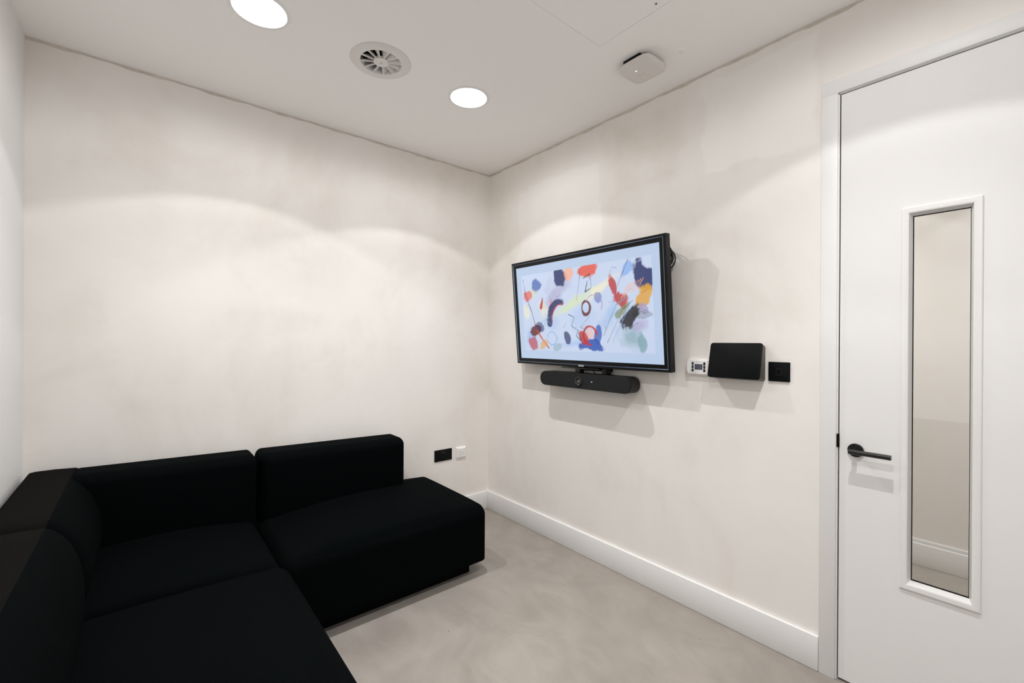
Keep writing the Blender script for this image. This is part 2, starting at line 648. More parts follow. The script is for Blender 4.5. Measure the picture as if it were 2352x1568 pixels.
# glazing bead: mitred sweep, local frame on the leaf face (u=-y, v=z, w=-x)
cy, cz = -2.5885, 1.1235
bead = thing('tmp', '', '', frame((LX0, cy, cz), 'right'))
hw, hh = .1015, .6815
bm = NB()
rect_sweep(bm, hw, hh, [(0, -.001), (0, .005), (.003, .008), (.016, .009), (.021, .006), (.0285, -.016), (.0285, -.020), (.018, -.020), (.018, -.001)])
rect_sweep(bm, hw, hh, [(.018, -.028), (.0285, -.028), (.0285, -.030), (.021, -.050), (.016, -.053), (.003, -.052), (0, -.049), (0, -.043), (.018, -.043)])
mfr = frame((LX0, cy, cz), 'right')
bm.transform(mfr)
bpy.data.objects.remove(bead)
obj('glazing_bead', bm, M_bead, door)
bm = NB()
rect_sweep(bm, .0725, .6525, [(-.004, -.0195), (.0012, -.0195), (.0012, -.0285), (-.004, -.0285)])
bm.transform(mfr)
obj('glazing_gasket', bm, M_dark, door)
bm = box(NB(), -.0745, .0745, -.6545, .6545, -.027, -.021)
bm.transform(mfr)
gp = obj('glass_pane', bm, M_glass, door)
gp['label'] = 'clear narrow glass pane with faint reflections'
# handle
hy, hz = -2.358, .910
mh = frame((LX0, hy, hz), 'right')
bm = NB()
lathe(bm, [(0, .009), (.024, .009), (.0255, .0075), (.0255, 0), (0, 0)], 40)
bm.transform(mh)
hd = obj('door_handle', bm, M_blackm, door)
hd['label'] = 'matt black lever handle'
bm = NB()
lathe(bm, [(.008, .004), (.008, .042)], 20)
tube(bm, [(-.012, 0, .047), (-.0125, 0, .047), (.112, 0, .047), (.1125, 0, .047)], .0092, 20)
bm.transform(mh)
lv = obj('lever', bm, M_blackm, hd)
bm = NB()
lathe(bm, [(0, 0), (.0078, 0), (.0085, -.0008)], 20)
bm.transform(mh @ Matrix.Translation((.1126, 0, .047)) @ Matrix.Rotation(PI / 2, 4, 'Y'))
obj('lever_end_cap', bm, M_lgrey, hd)
bm = box(NB(), -.003, .004, DY0 - .001, DY0 + .0075, .912, .964, .0008)
obj('latch_plate', bm, M_black, door)

# ------------------------------------------------------------------ downlights
def make_lamp(x, y, label, power):
    t = thing('ceiling_downlight', label, 'downlight', frame((x, y, H), 'ceil'), 'recessed ceiling downlights')
    bm = NB()
    lathe(bm, [(.0955, -.02), (.0955, .0015), (.098, .0035), (.106, .0035), (.1115, .0012), (.1115, 0), (.0995, 0), (.0995, -.02)], 64, close=True)
    obj('trim_ring', bm, M_white, t, world=False)
    bm = NB()
    lathe(bm, [(0, -.0035), (.0955, -.0035), (.0955, -.008), (0, -.008)], 64)
    d = obj('diffuser', bm, M_diff, t, world=False)
    for (nm, pw, cone, blend) in (('lamp_beam', power, LAMP_CONE, LAMP_BLEND), ('lamp_core', power * LAMP_CORE / LAMP_POWER, math.radians(104), 1.0),
                                  ('lamp_spill', power * LAMP_SPILL / LAMP_POWER, math.radians(172), .35)):
        ld = bpy.data.lights.new(nm, 'SPOT')
        ld.energy = pw
        ld.color = LAMP_COLOR
        ld.spot_size = cone
        ld.spot_blend = blend
        ld.shadow_soft_size = .011
        lo = bpy.data.objects.new(nm, ld)
        COL.objects.link(lo)
        lo.parent = t
        lo.location = (0, 0, .0125)
        lo.rotation_euler = (PI, 0, 0)
    return t
make_lamp(*LAMP_XY[0], 'round recessed downlight right of the air vent, nearest the far corner', LAMP_POWER)
make_lamp(*LAMP_XY[1], 'large round recessed downlight cut by the top edge, left of the air vent', LAMP_POWER)
make_lamp(*LAMP_XY[2], 'round recessed downlight out of view above the door side', LAMP_POWER)
make_lamp(*LAMP_XY[3], 'round recessed downlight out of view above the camera', LAMP_POWER)
make_lamp(.95, -1.75, 'round downlight in the corridor beyond the door, towards the far end', CORRIDOR_POWER)
make_lamp(.95, -3.2, 'round downlight in the corridor beyond the door, towards the near end', CORRIDOR_POWER)

# ------------------------------------------------------------------ air vent
vent = thing('swirl_air_vent', 'round white swirl air diffuser with radial blades on ceiling', 'air vent', frame((*VENT, H), 'ceil'))
bm = NB()
lathe(bm, [(.0915, -.03), (.0915, .002), (.0935, .0075), (.100, .009), (.128, .0045), (.137, .002), (.139, 0), (.0935, 0), (.0935, -.03)], 72, close=True)
obj('flange', bm, M_vent, vent, world=False)
bm = NB()
lathe(bm, [(0, .0075), (.033, .0070), (.0345, .0055), (.0345, -.006), (0, -.006)], 40)
hub = obj('hub', bm, M_vent, vent, world=False)
obj('hub_screw', lathe(NB(), [(0, .0088), (.0022, .0084), (.0026, .0070)], 14), M_dmark, hub, world=False)
blade_me = None
NBL = 12
for k in range(NBL):
    if blade_me is None:
        bm = NB()
        # inclined vane: leading edge low and visible, trailing edge up in the duct
        s = []
        for (r, hwid) in ((.0325, .006), (.0912, .0185)):
            ring = []
            for (tt, zz) in ((-.9, .0065), (-.62, .0065), (1.0, -.020), (1.0, -.0215), (-.9, .0005)):
                ring.append(bm.verts.new((r, tt * hwid, zz)))
            s.append(ring)
        for i in range(5):
            j = (i + 1) % 5
            bm.faces.new((s[0][i], s[0][j], s[1][j], s[1][i]))
        bm.faces.new(s[0][::-1])
        bm.faces.new(s[1])
        o = obj('blade', bm, M_vent, vent, world=False)
        blade_me = o.data
    else:
        o = bpy.data.objects.new('blade', blade_me)
        COL.objects.link(o)
        o.parent = vent
    o.rotation_euler = (0, 0, 2 * PI * (k + .3) / NBL)
bm = NB()
lathe(bm, [(.0915, -.03), (.0905, -.030), (.0905, -.16), (0, -.16)], 48)
obj('duct', bm, M_dark, vent, world=False)
for (sx, sy) in ((-.125, -.018), (.125, .018)):
    bm = lathe(NB(), [(0, .0078), (.004, .0072), (.006, .005), (.006, .003)], 16, sx, sy)
    obj('flange_screw', bm, M_white, vent, world=False)

# ------------------------------------------------------------------ ceiling hatch
a, b, c, d = HATCH
hatch = thing('access_hatch', 'flush square white access hatch in ceiling with thin edge line', 'hatch', frame(((a + b) / 2, (c + d) / 2, H), 'ceil'))
hx, hy_ = (b - a) / 2, (d - c) / 2
bm = box(NB(), -hx, hx, -hy_, hy_, -.02, .0002)
obj('hatch_panel', bm, M_ceil, hatch, world=False)
bm = box(NB(), -hx - .03, hx + .03, -hy_ - .03, hy_ + .03, -.035, -.021)
obj('hatch_backing', bm, M_joint, hatch, world=False)
lx, ly = -.580 - (a + b) / 2, -(-1.853 - (c + d) / 2)
bm = lathe(NB(), [(.0030, .0004), (.0046, .0022), (.0062, .0022), (.0066, .0002)], 24, lx, ly)
lk = obj('budget_lock', bm, M_vent, hatch, world=False)
bm = lathe(NB(), [(0, .0012), (.0046, .0012), (.0046, .0002)], 24, lx, ly)
obj('lock_hole', bm, M_dark, lk, world=False)

# ------------------------------------------------------------------ wireless access point
ap = thing('wireless_access_point', 'rounded square white wireless access point on the ceiling above screen', 'access point', frame((-.300, -1.603, H), 'ceil'))
def superq(h, e, n=56):
    out = []
    for k in range(n):
        t = 2 * PI * k / n
        c_, s_ = math.cos(t), math.sin(t)
        out.append((h * math.copysign(abs(c_) ** e, c_), h * math.copysign(abs(s_) ** e, s_)))
    return out
bm = NB()
prof = [(.080, .016), (.086, .0175), (.0885, .022), (.088, .029), (.0845, .036), (.078, .0405), (.060, .043), (.03, .0442)]
rings = [[bm.verts.new((u, v, w)) for (u, v) in superq(h, .42)] for (h, w) in prof]
for p_, q_ in zip(rings[:-1], rings[1:]):
    for k in range(len(p_)):
        k2 = (k + 1) % len(p_)
        bm.faces.new((p_[k], p_[k2], q_[k2], q_[k]))
bm.faces.new(rings[0][::-1])
bm.faces.new(rings[-1])
obj('housing', bm, M_warmwhite, ap, world=False, sharp=70)
bm = NB()
prism(bm, rrect(.060, .060, .008), 0, .0165)
box(bm, -.079, .0, -.050, .040, 0, .0185, .001)
obj('mounting_bracket', bm, M_black, ap, world=False)
bm = lathe(NB(), [(0, .0452), (.0022, .0450), (.0024, .0430)], 12, -.033, -.011)
obj('status_light', bm, M_led_w, ap, world=False)
bm = NB()
box(bm, .0075, .0098, -.026, -.010, .0435, .0444)
box(bm, .0075, .0098, -.006, .009, .0435, .0444)
obj('printed_mark', bm, M_lgrey, ap, world=False)

# ------------------------------------------------------------------ wall screen
TILT = .0894
mt = Matrix.Identity(4)
cols = ((0, -1, 0), (-math.sin(TILT), 0, math.cos(TILT)), (-math.cos(TILT), 0, -math.sin(TILT)))
for i in range(3):
    for j in range(3):
        mt[i][j] = cols[j][i]
    mt[i][3] = (-.12, -1.047, 1.5096)[i]
tv = thing('wall_screen', 'black framed wall screen tilted down, showing a colourful abstract painting', 'television', mt)
TW, TH = .5885, .3441
bm = NB()
rect_sweep(bm, TW, TH, [(0, -.040), (0, -.0035), (.0035, 0), (.0125, -.0005), (.0150, -.003), (.0370, -.0035), (.0385, -.009), (.0385, -.040)])
obj('bezel', bm, plain('bezel_black', (.003, .0035, .004), .3, spec=.25), tv, world=False)
bm = NB()
rect_sweep(bm, TW - .0138, TH - .0138, [(0, -.004), (0, .0002), (.0012, .0010), (.0032, -.0016), (.0034, -.004)])
obj('bezel_edge_line', bm, M_chrome, tv, world=False)
bm = box(NB(), -TW + .003, TW - .003, -TH + .003, TH - .003, -.046, -.0395, .002)
box(bm, -.36, .36, -.22, .20, -.070, -.046, .008)
obj('back_cover', bm, M_black, tv, world=False)
SW, SH = .5515, .3065
M_mat, N, L, P = new_mat('screen_white')
P.inputs['Base Color'].default_value = (.01, .01, .012, 1)
P.inputs['Roughness'].default_value = .12
P.inputs['Emission Color'].default_value = (.39, .485, .635, 1)
P.inputs['Emission Strength'].default_value = 1.0
bm = box(NB(), -SW, SW, -SH, SH, -.012, -.0082)
scr = obj('screen', bm, M_mat, tv, world=False)

# picture on the screen: a generic abstract of loose brush marks, held in a colour attribute
def paint(nx=520, ny=260):
    rng = np.random.default_rng(21)
    yy, xx = np.mgrid[0:ny, 0:nx].astype(float)
    xx = xx / (ny - 1)
    yy = yy / (ny - 1)
    def field(s, oct_=4):
        f = np.zeros((ny, nx))
        for o_ in range(oct_):
            for _ in range(5):
                a_ = rng.uniform(0, 2 * PI)
                k_ = s * 2 ** o_ * rng.uniform(.7, 1.4)
                f += np.sin(k_ * (xx * math.cos(a_) + yy * math.sin(a_)) + rng.uniform(0, 6.28)) / (2 ** o_ * 5)
        return f
    img = np.ones((ny, nx, 3)) * np.array(srgb(180, 192, 214))
    img *= (1 + .05 * field(3))[..., None]
    wx, wy, wf = field(5) * .035, field(5) * .035, field(26, 3)
    PAL = dict(navy=srgb(24, 38, 92), blue=srgb(36, 78, 160), sky=srgb(120, 160, 214), red=srgb(168, 34, 30), verm=srgb(206, 70, 36),
               dark=srgb(16, 14, 18), brown=srgb(92, 30, 22), ochre=srgb(200, 148, 44), peach=srgb(222, 160, 132), mauve=srgb(150, 140, 176),
               lime=srgb(196, 208, 150), teal=srgb(112, 148, 156), cream=srgb(226, 216, 176), pink=srgb(200, 120, 130), moss=srgb(104, 122, 60))
    def mix(mask, colr, al):
        m_ = np.clip(mask, 0, 1)[..., None] * al
        img[:] = img * (1 - m_) + np.array(PAL[colr]) * m_
    def blob(cx, cy_, a_, b_, ang, colr, al=.9, edge=.25, ragged_=.25):
        dx, dy = xx + wx - cx, yy + wy - cy_
        u_ = (dx * math.cos(ang) + dy * math.sin(ang)) / a_
        v_ = (-dx * math.sin(ang) + dy * math.cos(ang)) / b_
        d_ = np.sqrt(u_ * u_ + v_ * v_) + ragged_ * wf
        mix((1 - d_) / edge, colr, al)
    def stroke(pts, wd_, colr, al=.9, dry=.0):
        d_ = np.full((ny, nx), 9.0)
        n_ = len(pts) - 1
        for s_ in range(n_):
            (x0, y0), (x1, y1) = pts[s_], pts[s_ + 1]
            ex, ey = x1 - x0, y1 - y0
            t_ = np.clip(((xx + wx * .5 - x0) * ex + (yy + wy * .5 - y0) * ey) / (ex * ex + ey * ey + 1e-9), 0, 1)
            d_ = np.minimum(d_, np.hypot(xx + wx * .5 - x0 - t_ * ex, yy + wy * .5 - y0 - t_ * ey))
        m_ = (wd_ * (1 + .5 * wf) - d_) / (wd_ * .4 + .002)
        mix(m_ - dry * (wf > .15), colr, al)
    def arc(cx, cy_, r, a0, a1, sq=1.0, n_=14):
        return [(cx + r * math.cos(a0 + (a1 - a0) * k / n_), cy_ + r * sq * math.sin(a0 + (a1 - a0) * k / n_)) for k in range(n_ + 1)]
    # pale washes
    for (cx, cy_, a_, b_, an, c_, al) in [(.62, .70, .42, .10, .5, 'mauve', .55), (.95, .60, .50, .07, .35, 'lime', .7), (1.35, .72, .32, .07, .5, 'cream', .6),
                                          (.22, .78, .16, .08, .9, 'lime', .45), (1.46, .40, .26, .10, .7, 'sky', .45), (1.70, .16, .20, .13, -.6, 'teal', .65),
                                          (.50, .36, .2, .12, .3, 'sky', .28), (1.05, .42, .24, .2, 0, 'sky', .25), (.14, .14, .12, .2, .2, 'sky', .5), (1.80, .30, .14, .08, .2, 'mauve', .6),
                                          (.36, .55, .10, .16, .4, 'cream', .5), (.95, .12, .3, .06, .1, 'sky', .4)]:
        blob(cx, cy_, a_, b_, an, c_, al, .7, .3)
    # solid marks
    for (cx, cy_, a_, b_, an, c_, al) in [(.72, .90, .13, .11, .4, 'navy', .95), (.86, .93, .08, .10, 0, 'peach', .85), (1.17, .95, .16, .09, .2, 'verm', .9), (1.90, .82, .13, .17, .4, 'navy', .95),
                                          (1.52, .72, .05, .13, .25, 'red', .9), (1.63, .55, .09, .09, .4, 'red', .9), (1.90, .60, .09, .14, -.4, 'ochre', .9), (1.88, .47, .06, .06, 0, 'mauve', .8),
                                          (.10, .72, .10, .07, .8, 'verm', .75), (.26, .86, .10, .08, .5, 'blue', .8), (.34, .62, .025, .09, -.3, 'red', .9), (.20, .24, .11, .09, .5, 'brown', .95),
                                          (.17, .07, .10, .10, 0, 'red', .75), (.30, .30, .10, .06, -.6, 'navy', .7), (.50, .55, .03, .11, -.25, 'pink', .8), (.80, .20, .06, .09, .3, 'navy', .85),
                                          (1.17, .08, .20, .07, 0, 'blue', .95), (1.06, .17, .07, .10, .3, 'red', .9), (1.28, .2, .06, .12, -.2, 'blue', .85), (1.17, .22, .06, .07, 0, 'peach', .5),
                                          (1.70, .36, .17, .07, .9, 'dark', .95), (1.62, .45, .14, .04, .6, 'moss', .7), (1.82, .40, .14, .05, .2, 'dark', .35), (1.84, .10, .06, .12, .3, 'teal', .8),
                                          (1.70, .88, .06, .10, -.5, 'sky', .8), (1.32, .62, .06, .06, 0, 'blue', .6), (.06, .5, .05, .10, 0, 'cream', .5), (.36, .06, .08, .05, .4, 'ochre', .7), (.62, .06, .09, .05, .2, 'teal', .5)]:
        blob(cx, cy_, a_, b_, an, c_, al, .22, .38)
    # curves and lines
    stroke(arc(.66, .42, .17, 1.3, 3.5, 1.1), .050, 'navy', .95)
    stroke(arc(.70, .40, .17, 1.4, 3.3, 1.1), .012, 'red', .9)
    stroke(arc(1.12, .52, .062, 0, 6.4, 1.25), .020, 'brown', .95)
    stroke(arc(1.24, .55, .12, -.6, 2.8, .9), .008, 'mauve', .8)
    stroke(arc(.52, .16, .085, 0, 6.3), .008, 'sky', .9)
    stroke(arc(1.16, .19, .10, .2, 4.6, 1.1), .018, 'red', .9)
    stroke([(.04, .95), (.08, .72), (.17, .45), (.24, .25), (.36, .12), (.46, .03)], .007, 'brown', .9)
    stroke([(.24, .26), (.34, .15), (.44, .04)], .012, 'verm', .85)
    stroke([(1.06, .95), (1.00, .72), (.97, .62)], .005, 'dark', .8)
    stroke([(1.10, .86), (1.20, .90), (1.22, .74), (1.12, .70), (1.16, .82)], .007, 'dark', .85)
    stroke([(.82, .46), (.93, .42), (.88, .32), (.98, .26), (1.02, .13), (.95, .20), (.99, .27)], .006, 'dark', .85)
    stroke([(1.36, .20), (1.45, .36), (1.55, .52), (1.70, .60)], .007, 'teal', .8)
    stroke([(1.40, .12), (1.52, .30), (1.62, .46), (1.76, .55)], .005, 'brown', .7)
    stroke([(1.48, .14), (1.60, .32), (1.72, .50)], .006, 'sky', .8)
    stroke([(1.72, .99), (1.62, .80), (1.56, .66)], .006, 'brown', .8)
    for k in range(7):
        stroke([(1.62 + .035 * k, .58 + .015 * k), (1.72 + .03 * k, .72 + .012 * k)], .006, 'peach', .8)
    for k in range(6):
        stroke([(.42 + .02 * k, .78 - .03 * k), (.55 + .02 * k, .92 - .03 * k)], .006, 'mauve', .55)
    for k in range(8):
        an = .4 + k * .75
        stroke([(.43, .40), (.43 + .09 * math.cos(an), .40 + .10 * math.sin(an))], .006, 'teal', .5)
    for k in range(6):
        stroke([(1.02, .30), (1.10 + .01 * k, .38 - .04 * k)], .003, 'dark', .5)
    for k in range(26):
        cx, cy_ = rng.uniform(.03, 1.97), rng.uniform(.04, .96)
        an, ln = rng.uniform(0, PI), rng.uniform(.03, .09)
        stroke([(cx, cy_), (cx + ln * math.cos(an), cy_ + ln * math.sin(an))], .0035, ['dark', 'brown', 'navy', 'teal'][k % 4], .7)
    return np.clip(img, 0, 1)
img = paint()
ny, nx = img.shape[:2]
AW, AH = .502, .252
gx, gy = np.meshgrid(np.linspace(-AW, AW, nx), np.linspace(-AH, AH, ny))
co = np.stack([gx.ravel(), gy.ravel(), np.full(nx * ny, -.0078)], 1)
idx = np.arange(nx * ny).reshape(ny, nx)
quads = np.stack([idx[:-1, :-1].ravel(), idx[:-1, 1:].ravel(), idx[1:, 1:].ravel(), idx[1:, :-1].ravel()], 1)
me = bpy.data.meshes.new('screen_picture')
me.vertices.add(len(co))
me.vertices.foreach_set('co', co.ravel())
me.loops.add(quads.size)
me.loops.foreach_set('vertex_index', quads.ravel())
me.polygons.add(len(quads))
me.polygons.foreach_set('loop_start', np.arange(0, quads.size, 4))
me.polygons.foreach_set('loop_total', np.full(len(quads), 4))
me.update()
ca = me.color_attributes.new('paint', 'FLOAT_COLOR', 'POINT')
ca.data.foreach_set('color', np.concatenate([img.reshape(-1, 3), np.ones((nx * ny, 1))], 1).ravel())
M_art, N, L, P = new_mat('screen_picture')
P.inputs['Base Color'].default_value = (.01, .01, .012, 1)
P.inputs['Roughness'].default_value = .12
at = N.new('ShaderNodeAttribute')
at.attribute_name = 'paint'
L.new(at.outputs['Color'], P.inputs['Emission Color'])
P.inputs['Emission Strength'].default_value = 1.0
me.materials.append(M_art)
pic = bpy.data.objects.new('displayed_picture', me)
COL.objects.link(pic)
pic.parent = scr
pic['label'] = 'colourful abstract painting of loose brush marks shown on the display'
obj('maker_plate', box(NB(), -.021, .021, -.3405, -.3315, -.001, .0006), M_lgrey, tv, world=False)
# wall mount behind the screen
bm = NB()
mti = mt.inverted()
t2 = NB()
box(t2, -.014, 0, -1.30, -.80, 1.38, 1.66, .002)
box(t2, -.062, -.010, -1.16, -1.12, 1.36, 1.70, .002)
box(t2, -.062, -.010, -.98, -.94, 1.36, 1.70, .002)
t2.transform(mti)
obj('wall_bracket', t2, M_blackm, tv, world=False)

# ------------------------------------------------------------------ cable bundle
bm = NB()
for (cy_, cz_, ry, rz, x_, ph) in ((-1.560, 1.765, .055, .062, -.052, 0.2), (-1.556, 1.757, .058, .055, -.044, .9), (-1.545, 1.760, .060, .068, -.036, 1.6), (-1.550, 1.752, .050, .048, -.030, .4), (-1.562, 1.748, .052, .058, -.024, 2.2)):
    pts = []
    for k in range(40):
        t_ = 2 * PI * k / 40
        pts.append((x_ + .006 * math.sin(2 * t_ + ph), cy_ + ry * math.cos(t_), cz_ + rz * math.sin(t_ + .15 * math.sin(ph))))
    tube(bm, pts, .0036, 8, closed=True)
tube(bm, [(-.05, -1.600, 1.725), (-.046, -1.585, 1.702), (-.04, -1.560, 1.66), (-.03, -1.52, 1.60), (-.03, -1.42, 1.56)], .0034, 8)
tag(obj('coiled_cable', bm, M_blackm), 'coiled black cable tucked behind the right edge of the screen', 'cable')

# ------------------------------------------------------------------ video bar
BC = (0, -1.053, 1.083)
bar = thing('video_bar', 'long rounded black video conference bar under the screen', 'video bar', frame(BC, 'right'))
bw, bh = .352, .0455
bm = NB()
prism(bm, rrect(bw, bh, bh - .001, 14), .012, .094, .004, 3)
obj('body', bm, M_barbody, bar, world=False)
bm = NB()
prism(bm, rrect(bw - .003, bh - .003, bh - .0045, 14), .090, .1005, .003, 3)
fr_ = obj('front_grille', bm, M_barfab, bar, world=False)
lu = -.012
bm = NB()
lathe(bm, [(.029, .095), (.029, .104), (.027, .108), (.021, .109), (.019, .106), (.011, .105), (.010, .1045), (0, .1045)], 40, lu, 0)
ln = obj('camera_lens', bm, M_blackm, bar, world=False)
bm = lathe(NB(), [(.0075, .1048), (.0075, .1060), (.0060, .1066), (.0052, .1060), (.0052, .1048)], 28, lu, 0, close=True)
obj('lens_ring', bm, plain('lens_metal', (.5, .48, .45), .3, metal=.8), ln, world=False)
bm = lathe(NB(), [(0, .1075), (.0035, .1065), (.0052, .1050)], 20, lu, 0)
obj('lens_glass', bm, M_blackgloss, ln, world=False)
bm = NB()
box(bm, lu - .004, lu + .006, -.0225, -.0205, .1086, .1092)
obj('maker_mark', bm, M_lgrey, ln, world=False)
bm = lathe(NB(), [(.010, .098), (.010, .1018), (.0085, .1020), (.0075, .1008), (0, .1008)], 28, -.096, .001)
obj('sensor_eye', bm, M_blackgloss, bar, world=False)
bm = NB()
prism(bm, rrect(.004, .0018, .0017, 4, .085, .002), .100, .1014)
obj('status_light', bm, M_led_g, bar, world=False)
# mount bracket up to the screen
bm = NB()
box(bm, -.17, .13, .073, .079, .035, .090, .001)
box(bm, -.075, -.035, .040, .078, .030, .066, .001)
box(bm, .125, .160, .040, .140, .020, .060, .002)
box(bm, -.10, .16, .060, .140, .000, .012, .001)
tube(bm, [(.02, .075, .06), (.06, .070, .066), (.082, .056, .07), (.09, .042, .07)], .003, 8)
obj('mount_bracket', bm, M_blackm, bar, world=False)

# ------------------------------------------------------------------ touch controller
tab = thing('touch_controller', 'black touch controller tablet on a wedge wall mount', 'tablet', frame((0, -1.9225, 1.2388), 'right'))
TA = .218
fc = Vector((0, 0, .050))
up = Vector((0, math.cos(TA), -math.sin(TA)))
nn = Vector((0, math.sin(TA), math.cos(TA)))
ml = Matrix.Identity(4)
for i in range(3):
    ml[i][0], ml[i][1], ml[i][2], ml[i][3] = (1, 0, 0)[i], up[i], nn[i], fc[i]
bm = NB()
out = rrect(.1145, .0812, .011, 6)
front = [bm.verts.new(ml @ Vector((u, v, -.002))) for (u, v) in out]
back = [bm.verts.new(Vector((u * .985, v * .975 - .010, .0005))) for (u, v) in out]
n_ = len(out)
for k in range(n_):
    k2 = (k + 1) % n_
    bm.faces.new((front[k], front[k2], back[k2], back[k]))
bm.faces.new(front)
bm.faces.new(back[::-1])
obj('wedge_housing', bm, M_grey, tab, world=False)
bm = NB()
prism(bm, out, -.0035, .0005, .0012, 2)
bm.transform(ml)
obj('touch_glass', bm, plain('tablet_glass', (.003, .004, .004), .5, spec=.12), tab, world=False)

# ------------------------------------------------------------------ thermostat
th = thing('thermostat', 'small white wall thermostat with grey display and black buttons', 'thermostat', frame((0, -1.7400, 1.1995), 'right'))
pts = []
for k in range(9):
    t_ = -1 + 2 * k / 8
    pts.append((.054 + .0055 * (1 - t_ * t_), .036 * t_))
for k in range(9):
    t_ = 1 - 2 * k / 8
    pts.append((-.054 - .0055 * (1 - t_ * t_), .036 * t_))
bm = NB()
prism(bm, pts, 0, .020, .0025, 3)
obj('case', bm, M_white, th, world=False)
bm = NB()
prism(bm, rrect(.0200, .0138, .0006, 2, .0005, .0005), .0195, .0206)
obj('display', bm, M_lcd, th, world=False)
but = None
marks = []
for (bu, side) in ((-.0295, 0), (.0295, 1)):
    for r_ in range(3):
        bv = .0165 - .0163 * r_
        if but is None:
            o = obj('button', prism(NB(), rrect(.0052, .0068, .0022, 4), .0195, .0212, .0006, 2), M_black, th, world=False)
            but = o.data
        else:
            o = bpy.data.objects.new('button', but)
            COL.objects.link(o)
            o.parent = th
        o.location = (bu, bv, 0)
        mk = NB()
        if (side, r_) == (0, 0):
            lathe(mk, [(.0016, .0212), (.0016, .0214), (.0024, .0214), (.0024, .0212)], 14, close=True)
        elif (side, r_) == (0, 1):
            box(mk, -.0028, .0004, -.0012, -.0004, .0211, .0214); box(mk, .0000, .0030, .0004, .0012, .0211, .0214)
        elif (side, r_) == (0, 2):
            box(mk, -.003, .003, .0000, .0008, .0211, .0214)
        elif side == 1 and r_ == 0:
            prism(mk, [(-.0018, -.0012), (.0018, -.0012), (0, .0016)], .0211, .0214)
        elif side == 1 and r_ == 1:
            lathe(mk, [(0, .0214), (.0016, .0214), (.0016, .0211)], 12)
        else:
            prism(mk, [(-.0018, .0012), (0, -.0016), (.0018, .0012)], .0211, .0214)
        obj('button_symbol', mk, M_lgrey, o, world=False)
bm = NB()
# small maker's lettering, too small to read in the photograph: one tall stroke and a row of low ones
box(bm, -.0122, -.0114, .0235, .0268, .0198, .0203)
box(bm, -.0114, -.0094, .0262, .0268, .0198, .0203)
box(bm, -.0114, -.0098, .0248, .0253, .0198, .0203)
for k in range(6):
    u_ = -.0078 + .0034 * k
    box(bm, u_, u_ + .0023, .0236, .0240, .0198, .0203)
    box(bm, u_, u_ + .0006, .0236, .0254, .0198, .0203)
    box(bm, u_ + .0017, u_ + .0023, .0236, .0254, .0198, .0203)
obj('printed_mark', bm, M_dmark, th, world=False)
obj('sensor_dot', lathe(NB(), [(0, .0204), (.0012, .0203), (.0013, .0198)], 12, -.0385, -.0155), M_black, th, world=False)

# ------------------------------------------------------------------ light switch
sw = thing('light_switch', 'square black light switch plate between tablet and door', 'switch', frame((0, -2.0915, 1.1955), 'right'))
bm = NB()
prism(bm, rrect(.0415, .0415, .003, 4), 0, .0075, .0008, 2)
obj('plate', bm, M_black, sw, world=False)
bm = NB()
prism(bm, rrect(.0105, .0150, .0008, 2), .0070, .0082, .0004, 1)
rk = obj('rocker_surround', bm, M_blackm, sw, world=False)
bm = NB()
q_ = [(-.0085, -.013, .0082), (.0085, -.013, .0082), (.0085, .013, .0108), (-.0085, .013, .0108)]
vs = [bm.verts.new(c_) for c_ in q_] + [bm.verts.new((c_[0], c_[1], .006)) for c_ in q_]
bm.faces.new(vs[:4]); bm.faces.new(vs[4:][::-1])
for k in range(4):
    bm.faces.new((vs[k], vs[(k + 1) % 4], vs[4 + (k + 1) % 4], vs[4 + k]))
obj('rocker', bm, M_black, sw, world=False)

# ------------------------------------------------------------------ sockets on the back wall
so = thing('power_socket', 'black double power socket plate low on the wall beside the sofa', 'socket', frame((-.412, 0, .4815), 'back'))
bm = NB()
prism(bm, rrect(.0725, .0415, .0025, 4), 0, .0060, .0008, 2)
obj('plate', bm, M_black, so, world=False)
for s in (-1, 1):
    bm = NB()
    box(bm, s * .034 - .0018, s * .034 + .0018, .008, .016, .0058, .0064)
    for q in (-1, 1):
        box(bm, s * .034 + q * .011 - .0032, s * .034 + q * .011 + .0032, -.012, -.008, .0058, .0064)
    obj('pin_slots', bm, M_dark, so, world=False)
    bm = NB()
    prism(bm, rrect(.0055, .0095, .0008, 2, s * .010, .022), .0058, .0078, .0006, 1)
    obj('rocker', bm, M_blackm, so, world=False)

ds = thing('data_socket', 'square white data socket with sloped edges, right of the black socket', 'socket', frame((-.259, 0, .4785), 'back'))
bm = NB()
lo_ = rrect(.0430, .0435, .002, 2)
hi_ = rrect(.0345, .0310, .0015, 2)
r1 = [bm.verts.new((u, v, 0)) for (u, v) in lo_]
r2 = [bm.verts.new((u, v, .004)) for (u, v) in lo_]
r3 = [bm.verts.new((u, v, .0125)) for (u, v) in hi_]
for p_, q_ in ((r1, r2), (r2, r3)):
    for k in range(len(p_)):
        k2 = (k + 1) % len(p_)
        bm.faces.new((p_[k], p_[k2], q_[k2], q_[k]))
bm.faces.new(r3); bm.faces.new(r1[::-1])
obj('faceplate', bm, M_white, ds, world=False, sharp=12)
for (pu, pv) in ((-.010, .009), (.012, .009), (-.010, -.009), (.012, -.009)):
    bm = NB()
    rect_sweep(bm, .0085, .0075, [(0, .012), (0, .0134), (.0012, .0134), (.0012, .012)], pu, pv)
    pt = obj('port', bm, M_white, ds, world=False)
    obj('port_shutter', box(NB(), pu - .006, pu + .006, pv - .0062, pv - .0045, .0123, .0130), M_lgrey, pt, world=False)
for s in (-1, 1):
    obj('screw', lathe(NB(), [(0, .0128), (.0020, .0128), (.0022, .0122)], 12, s * .0285, .001), M_lgrey, ds, world=False)

